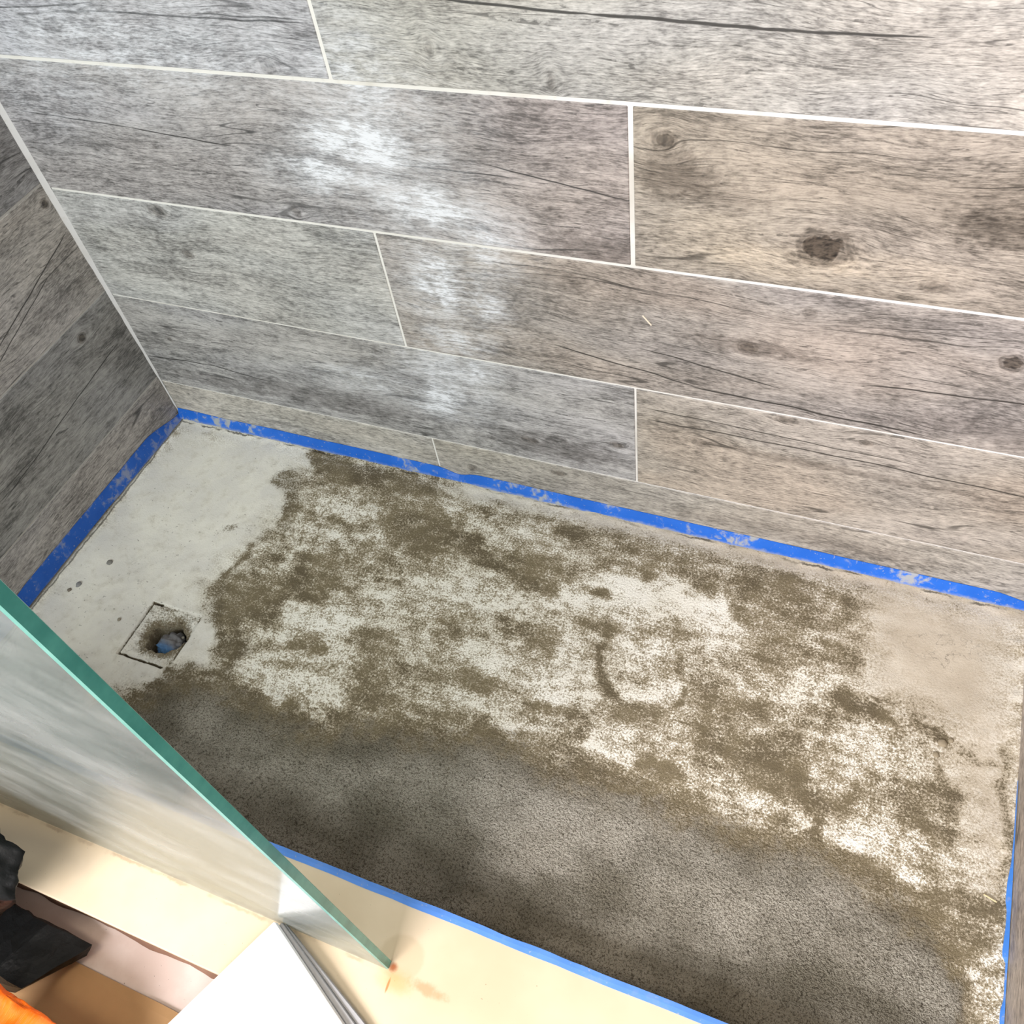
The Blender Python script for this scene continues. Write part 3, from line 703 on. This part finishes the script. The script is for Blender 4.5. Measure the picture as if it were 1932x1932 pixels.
bath = NT('bathroom_screed')
_n = bath.noise(bath.pos(), 14.0, 5, 0.6); _n2 = bath.noise(bath.pos(), 240.0, 2, 0.5)
_c = bath.mix(bath.ss(0.35, 0.65, _n), lin((216, 198, 187)), lin((228, 213, 203)))
_c = bath.mix(bath.mul(bath.ss(0.73, 0.76, _n2), 0.8), _c, lin((84, 70, 60)))
bath = bath.done(bath.bsdf(_c, 0.7, 0.25, bath.bump(_n, 0.2, 0.002)))
fb = bm_obj('floor_bathroom', box_bm(-0.6, 2.3, -2.4, CURB_OUT + 0.02, OUT_Z - 0.05, OUT_Z), bath)
tag(fb, 'pinkish bathroom floor strip below the outer edge of the curb', 'floor', kind='structure')

# brown strip added to stand in for shade under the sill overhang
def shade_strip():
    vs, fs = [], []; n = 120; rnd = np.random.RandomState(3)
    xs = np.linspace(0.0, LEN, n + 1)
    w = 0.010 + 0.004 * (fbm(xs * 30, xs * 0 + 2.0, 8, 4) - .5) * 2
    for i, x in enumerate(xs):
        yb = CURB_OUT + 0.0085
        vs += [(x, yb, OUT_Z + 0.0005), (x, yb, OUT_Z + 0.014), (x, yb - w[i] * 0.6, OUT_Z + 0.008), (x, yb - w[i], OUT_Z + 0.0005)]
    for i in range(n):
        for q in range(3):
            a = i * 4 + q; fs.append((a, a + 4, a + 5, a + 1))
    return mesh_obj('sill_shade_strip', vs, fs, simple('brown_shade', (134, 104, 86), 0.85, 0.2, 60, 0.25, 0.4), None, True)
under(shade_strip(), curb)

# brown protection board lying on the bathroom floor
def kraft():
    vs, fs = [], []; n = 60
    xs = np.linspace(-0.2, 1.6, n + 1)
    e = -0.8725 + (fbm(xs * 6, xs * 0 + 1.0, 21, 3) - .5) * 0.006
    lift = 0.003 + 0.003 * fbm(xs * 5, xs * 0, 22, 2)
    for i, x in enumerate(xs):
        for (dy, dz) in ((0.0, lift[i]), (-0.010, lift[i] + 0.001), (-0.06, 0.0028), (-0.5, 0.0028), (-1.0, 0.0028)):
            vs.append((x, e[i] + dy if dy > -0.1 else -0.9 + dy, OUT_Z + dz))
    top = len(vs)
    vs += [(x, y, z - 0.0024) for (x, y, z) in vs]
    for i in range(n):
        for q in range(4):
            a = i * 5 + q
            fs.append((a, a + 1, a + 6, a + 5)); fs.append((top + a, top + a + 5, top + a + 6, top + a + 1))
        a = i * 5
        fs.append((a, a + 5, top + a + 5, top + a)); fs.append((a + 4, top + a + 4, top + a + 9, a + 9))
    for a in (0, n * 5):
        for q in range(4):
            fs.append((a + q, top + a + q, top + a + q + 1, a + q + 1))
    o = mesh_obj('floor_protection_board', vs, fs, simple('brown_fibreboard', (176, 140, 98), 0.8, 0.2, 12, 0.22, 0.25))
    return tag(o, 'brown fibreboard sheet covering the bathroom floor beyond the pinkish strip', 'board')
kraft()

# ---------------------------------------------------------------- glass panel
gx1, gyo, gyi, gtop = 0.8437, -0.7455, -0.7355, 1.95
gp = empty('glass_panel', (gx1 / 2, (gyo + gyi) / 2, CURB_Z))
tag(gp, 'fixed frameless glass shower panel with a teal edge standing on the curb', 'glass panel')
under(bm_obj('pane', box_bm(0.0015, gx1 - 0.0012, gyo, gyi, CURB_Z + 0.0006, gtop), glass_mat()), gp)
e = under(bm_obj('polished_edge', box_bm(gx1 - 0.0011, gx1, gyo + 0.0013, gyi - 0.0006, CURB_Z + 0.0006, gtop), edge_mat('teal_glass_edge', (52, 148, 141), (86, 180, 170), 0.25)), gp)
e['label'] = 'teal polished edge'
def arris(ya, yb):
    vs = [(gx1 - 0.0011, ya, CURB_Z + 0.0006), (gx1, yb, CURB_Z + 0.0006), (gx1 - 0.0011, yb, CURB_Z + 0.0006),
          (gx1 - 0.0011, ya, gtop), (gx1, yb, gtop), (gx1 - 0.0011, yb, gtop)]
    return mesh_obj('arris', vs, [(0, 1, 4, 3), (1, 2, 5, 4), (2, 0, 3, 5), (0, 2, 1), (3, 4, 5)], mint)
mint = edge_mat('mint_glass_arris', (112, 184, 172), (138, 204, 192), 0.3)
under(arris(gyo, gyo + 0.0013), gp)
under(arris(gyi, gyi - 0.0006), gp)

# ---------------------------------------------------------------- blue masking tape
def ribbon(name, pts_lo, pts_hi, nrm, mat, th=0.0007):
    """strip between two polylines, with thickness along nrm"""
    n = len(pts_lo); vs = []
    for a, b in zip(pts_lo, pts_hi): vs += [Vector(a), (Vector(a) + Vector(b)) / 2 + Vector(nrm) * 0.0003, Vector(b)]
    m = len(vs); vs += [v + Vector(nrm) * th for v in vs]
    fs = []
    for i in range(n - 1):
        for q in range(2):
            a = i * 3 + q
            fs.append((a, a + 3, a + 4, a + 1)); fs.append((m + a, m + a + 1, m + a + 4, m + a + 3))
        a = i * 3
        fs.append((a, m + a, m + a + 3, a + 3)); fs.append((a + 2, a + 5, m + a + 5, m + a + 2))
    for a in (0, (n - 1) * 3):
        fs.append((a, a + 1, m + a + 1, m + a)); fs.append((a + 1, a + 2, m + a + 2, m + a + 1))
    return mesh_obj(name, vs, fs, mat)

xs = np.linspace(0.003, LEN - 0.002, 150)
top = 0.0255 + (fbm(xs * 9, xs * 0, 41, 3) - .5) * 0.004
top -= 0.010 * np.exp(-((xs - 0.600) / 0.022) ** 2)                     # scraped notch
top -= 0.010 * sstep(LEN - 0.05, LEN, xs)
low = 0.0035 + (fbm(xs * 40, xs * 0, 42, 3) - .5) * 0.006
t1 = ribbon('masking_tape', [(x, -0.0085, l + 0.002) for x, l in zip(xs, low)], [(x, -0.0004, h) for x, h in zip(xs, top)], (0, -1, 0), tape_mat('blue_tape_back', 0.9, 1.0))
tag(t1, 'cement-smeared blue masking tape along the foot of the long back wall', 'tape', 'blue masking tape strips around the shower floor')

ys = -np.linspace(0.004, 0.66, 90)
top = 0.014 + 0.022 * sstep(0.0, 0.10, -ys) + (fbm(ys * 12, ys * 0, 43, 3) - .5) * 0.005
low = 0.0040 + 0.004 * sstep(0.1, 0.3, -ys) + (fbm(ys * 30, ys * 0, 44, 3) - .5) * 0.004
t2 = ribbon('masking_tape', [(0.0075, y, l) for y, l in zip(ys, low)], [(0.0005, y, h) for y, h in zip(ys, top)], (1, 0, 0), tape_mat('blue_tape_left', 0.55, 3.0, (22, 84, 176)))
tag(t2, 'blue masking tape along the foot of the dark end wall by the drain', 'tape', 'blue masking tape strips around the shower floor')

xs = np.linspace(0.004, LEN - 0.004, 120)
wd = 0.0088 + (fbm(xs * 14, xs * 0, 45, 3) - .5) * 0.003
t3 = ribbon('masking_tape', [(x, -DEP - w, CURB_Z + 0.0003) for x, w in zip(xs, wd)], [(x, -DEP + 0.0012 + (fbm(np.array([x * 25]), np.array([0.5]), 46, 2)[0] - .5) * 0.002, CURB_Z + 0.0003) for x in xs], (0, 0, 1), tape_mat('blue_tape_curb', 0.12, 5.0, (82, 134, 210)))
tag(t3, 'narrow strip of light blue masking tape on the inner edge of the cream curb', 'tape', 'blue masking tape strips around the shower floor')

def torn_tape():
    ys = -np.linspace(0.27, 0.662, 70)
    w = np.interp(-ys, [0.27, 0.34, 0.375, 0.40, 0.425, 0.432, 0.45, 0.485, 0.49, 0.53, 0.545, 0.57, 0.662],
                  [0.002, 0.003, 0.005, 0.013, 0.015, 0.010, 0.010, 0.016, 0.005, 0.004, 0.012, 0.009, 0.006])
    lo = []; hi = []
    for y, ww in zip(ys, w):
        ww *= 0.4
        lo.append((LEN - 0.0008 - ww, y, 0.0075 + 0.25 * ww))
        hi.append((LEN - 0.0010, y, 0.0095 + 0.3 * ww))
    return ribbon('masking_tape', lo, hi, (-0.3, 0, 0.95), tape_mat('blue_tape_right', 0.35, 7.0, (60, 124, 208)))
tag(torn_tape(), 'torn loose blue masking tape curling off the foot of the right end wall', 'tape', 'blue masking tape strips around the shower floor')

# ---------------------------------------------------------------- drain rag, stones, splinter
def rag():
    bm = bmesh.new()
    bmesh.ops.create_icosphere(bm, subdivisions=5, radius=1.0)
    co = np.array([v.co for v in bm.verts])
    n1 = fbm(co[:, 0] * 2.2 + 7, co[:, 1] * 2.2 + co[:, 2] * 1.3, 61, 4)
    fold = np.abs(np.sin((co[:, 0] * 1.0 + co[:, 1] * 2.3 + n1 * 3.0) * 2.6))
    for v, a, f in zip(bm.verts, n1, fold):
        r = 0.80 + 0.5 * (a - .5) + 0.16 * f
        v.co = Vector((v.co.x * 0.0235 * r, v.co.y * 0.0235 * r, v.co.z * 0.020 * r))
    k = NT('blue_grey_cloth')
    p = k.obj_co(); s = k.sep(p)
    wv = k.m('SINE', k.mul(k.add(s[0], k.mul(s[1], 0.6)), 3800.0)); n = k.noise(p, 60.0, 4, 0.6)
    c = k.mix(k.ss(-0.014, 0.002, k.add(s[1], k.mul(k.sub(n, 0.5), 0.02))), lin((78, 116, 158)), lin((122, 121, 122)))
    c = k.mix(k.mul(k.ss(0.3, 0.9, wv), 0.25), c, lin((52, 62, 78)))
    o = bm_obj('rag', bm, k.done(k.bsdf(c, 0.9, 0.1, k.bump(n, 0.5, 0.002))), None, True)
    o.location = (0.2660, -0.432, -0.034); o.scale = (1.12, 1.12, 1.2)
    return tag(o, 'crumpled blue-grey cloth stuffed into the round drain hole', 'cloth')
rag()

def stone(name, loc, r, color, label, group, seed, flat=0.6):
    bm = bmesh.new(); bmesh.ops.create_icosphere(bm, subdivisions=2, radius=1.0)
    rnd = random.Random(seed)
    sx, sy = r * rnd.uniform(0.8, 1.25), r * rnd.uniform(0.8, 1.25)
    for v in bm.verts:
        q = 1 + rnd.uniform(-0.14, 0.14)
        v.co = Vector((v.co.x * sx * q, v.co.y * sy * q, v.co.z * r * flat * q))
    o = bm_obj(name, bm, simple(name + '_stuff_%d' % seed, color, 0.85, 0.2, 300, 0.2, 0.3), None, True)
    o.location = loc
    return tag(o, label, 'stone', group)
for i, (x, y, r, c, lb) in enumerate([
        (0.080, -0.336, 0.0046, (132, 130, 124), 'small grey pebble in the pale concrete nearest the left tape'),
        (0.055, -0.391, 0.0052, (138, 138, 138), 'largest grey pebble in the pale concrete between tape and glass edge'),
        (0.046, -0.405, 0.0030, (124, 116, 104), 'tiny brown pebble beside the largest grey one near the glass'),
        (0.170, -0.427, 0.0030, (150, 142, 126), 'tiny tan pebble just left of the square drain outline')]):
    stone('pebble', (x, y, -0.0012), r, c, lb, 'pebbles in the concrete', i)
stone('mortar_chip', (0.2840, -0.428, -0.026), 0.0032, (214, 210, 198), 'white mortar chip lying on the cloth in the drain', 'chips in the drain hole', 11)
stone('mortar_chip', (0.277, -0.414, -0.027), 0.0026, (205, 202, 190), 'small white mortar chip at the back of the drain hole', 'chips in the drain hole', 12)
stone('mortar_chip', (0.275, -0.451, -0.024), 0.0070, (124, 116, 84), 'olive mortar lump at the front rim of the drain hole', 'chips in the drain hole', 13)
for i, (x, y, r) in enumerate([(1.402, -0.243, 0.006), (1.412, -0.236, 0.0045), (1.396, -0.262, 0.005)]):
    stone('mortar_crumb', (x, y, 0.001), r, (150, 138, 116), ['largest crumb of loose mortar on the beige floor near the right wall', 'small mortar crumb behind the largest crumb near the right wall', 'mortar crumb in front of the largest crumb near the right wall'][i], 'mortar crumbs near the right wall', 30 + i, 0.5)

bm = box_bm(-0.0075, 0.0075, -0.0008, 0.0008, -0.0006, 0.0006, 0.0003)
sp = bm_obj('splinter', bm, simple('pale_wood', (222, 206, 160), 0.7))
sp.location = (1.4705, -0.4235, 0.0028); sp.rotation_euler = (0, 0, math.radians(-16))
tag(sp, 'pale thin wood splinter lying on the floor near the torn tape', 'splinter')

# ---------------------------------------------------------------- things outside the curb
def hull_bag(name, pts, mat, seed, amp, ridge, subdiv=5, smooth=False, scale=14.0):
    bm = bmesh.new()
    for q in pts: bm.verts.new(q)
    res = bmesh.ops.convex_hull(bm, input=list(bm.verts))
    bmesh.ops.delete(bm, geom=[g for g in res.get('geom_interior', []) if isinstance(g, bmesh.types.BMVert)], context='VERTS')
    bmesh.ops.triangulate(bm, faces=list(bm.faces))
    for it in range(subdiv):
        long = [e for e in bm.edges if e.calc_length() > 0.012]
        if not long: break
        bmesh.ops.subdivide_edges(bm, edges=long, cuts=1, use_grid_fill=True)
        bmesh.ops.triangulate(bm, faces=[f for f in bm.faces if len(f.verts) > 3])
    bm.normal_update()
    co = np.array([v.co for v in bm.verts])
    n1 = fbm(co[:, 0] * scale + co[:, 2] * 5, co[:, 1] * scale - co[:, 2] * scale, seed, 3)
    n2 = fbm(co[:, 0] * scale * 1.7 - co[:, 2] * scale, co[:, 1] * scale * 1.4 + 3, seed + 9, 3)
    rg = 1 - np.abs(n2 - .5) * 4
    cen = co.mean(0)
    for v, a, b in zip(bm.verts, n1, rg):
        d = (v.co - Vector(cen)).normalized()
        off = (a - .5) * 2 * amp + max(b, -0.5) * ridge - ridge
        if v.co.z > OUT_Z + 0.012: v.co += d * off
    return bm_obj(name, bm, mat, None, smooth)

black = simple('black_polythene', (16, 17, 17), 0.5, 0.22, 60, 0.3, 0.9)
bagA = hull_bag('black_bag', [(0.440, -0.793, 0.205), (0.386, -0.778, 0.205), (0.463, -0.838, 0.200), (0.40, -0.86, 0.12), (0.33, -0.852, 0.055), (0.30, -0.80, 0.27), (0.36, -0.90, 0.25), (0.15, -0.84, 0.30), (0.15, -1.0, 0.28),
                              (0.10, -0.872, OUT_Z + 0.006), (0.0, -0.872, OUT_Z + 0.006), (0.0, -1.05, OUT_Z + 0.006), (0.10, -1.0, OUT_Z + 0.006)], black, 71, 0.004, 0.010, smooth=True, scale=30.0)
tag(bagA, 'upright black plastic bag leaning over the curb at the left', 'bag')
bagB = hull_bag('black_sheet', [(0.436, -0.846, -0.022), (0.425, -0.860, -0.040), (0.375, -0.846, 0.0), (0.36, -0.88, 0.01), (0.415, -0.885, -0.008), (0.40, -0.92, 0.01), (0.36, -0.92, 0.02), (0.36, -0.93, OUT_Z + 0.008), (0.40, -0.88, OUT_Z + 0.008), (0.386, -0.86, OUT_Z + 0.008), (0.24, -0.838, -0.012), (0.20, -0.90, -0.02), (0.22, -0.96, -0.02), (0.22, -0.96, OUT_Z + 0.008), (0.22, -0.85, OUT_Z + 0.008)], black, 75, 0.002, 0.004)
tag(bagB, 'black plastic sheet with a pointed corner lying on the floor below the curb', 'plastic sheet')

k = NT('orange_polythene')
_p = k.obj_co(); _n = k.noise(_p, 20.0, 5, 0.6); _f = k.noise(k.vec(k.mul(k.sep(_p)[0], 60.0), k.mul(k.sep(_p)[1], 14.0), 0.0), 1.0, 4, 0.6, 0.5)
_c = k.mix(k.ss(0.3, 0.7, _n), lin((236, 84, 10)), lin((250, 122, 24)))
orange = k.done(k.bsdf(_c, 0.28, 0.5, k.bump(_f, 0.6, 0.006)))
bagC = hull_bag('orange_bag', [(0.375, -0.918, 0.075), (0.44, -0.930, 0.075), (0.525, -0.930, 0.06), (0.56, -0.945, 0.02), (0.38, -1.03, 0.08), (0.50, -1.03, 0.08),
                               (0.44, -0.965, OUT_Z + 0.009), (0.545, -0.965, OUT_Z + 0.009), (0.545, -1.08, OUT_Z + 0.009), (0.36, -1.08, OUT_Z + 0.009)], orange, 83, 0.005, 0.007, smooth=True)
tag(bagC, 'glossy orange plastic bag at the bottom left corner', 'bag')

# white boards leaning on the curb
def leaning_board():
    sl = 0.20
    def zt(y): return CURB_Z + 0.0215 + sl * (y - CURB_OUT)
    # frame of the tilted plane
    root = empty('white_board', (0.71, -0.95, OUT_Z))
    ey = Vector((0, 1, sl)).normalized(); ex = Vector((1, 0, 0)); ez = ex.cross(ey)
    corner = Vector(BOARD_CORNER[:2] + (zt(BOARD_CORNER[1]),))
    th = math.radians(BOARD_ROT)
    du = ex * math.cos(th) + ey * math.sin(th)          # along the grey edge, away from the corner
    dv = -ex * math.sin(th) + ey * math.cos(th)         # back along the left edge
    dv = -dv
    M = Matrix(((du.x, dv.x, ez.x, corner.x), (du.y, dv.y, ez.y, corner.y), (du.z, dv.z, ez.z, corner.z), (0, 0, 0, 1)))
    k = NT('white_laminate'); p = k.obj_co(); n = k.noise(p, 30, 3, 0.5)
    wm = k.done(k.bsdf(k.mix(n, (0.93, 0.93, 0.93), (0.97, 0.97, 0.97)), 0.35, 0.4, k.bump(n, 0.03, 0.001)))
    gm = simple('grey_edge_profile', (150, 150, 152), 0.35, 0.5, 80, 0.1, 0.05, 0.5)
    def piece(nm, b, mat, rot=0.0):
        b.transform(Matrix.Rotation(rot, 4, 'Z')); 
        b.transform(M); return under(bm_obj(nm, b, mat), root)
    piece('panel', box_bm(0.0, 0.40, 0.0, 0.36, -0.010, 0.0, 0.0012), wm)
    for i, (r, z) in enumerate(((-0.030, -0.0130), (-0.075, -0.0175))):
        piece('edge_profile', box_bm(0.004 + 0.003 * i, 0.40, -0.0035 - 0.0005 * i, 0.030, z - 0.0035, z + 0.0025, 0.0008), gm, r)
    return root
BOARD_CORNER = (0.704, -0.7495)
BOARD_ROT = -28.0
tag(leaning_board(), 'bright white laminated board with grey edge strips leaning on the curb', 'board')
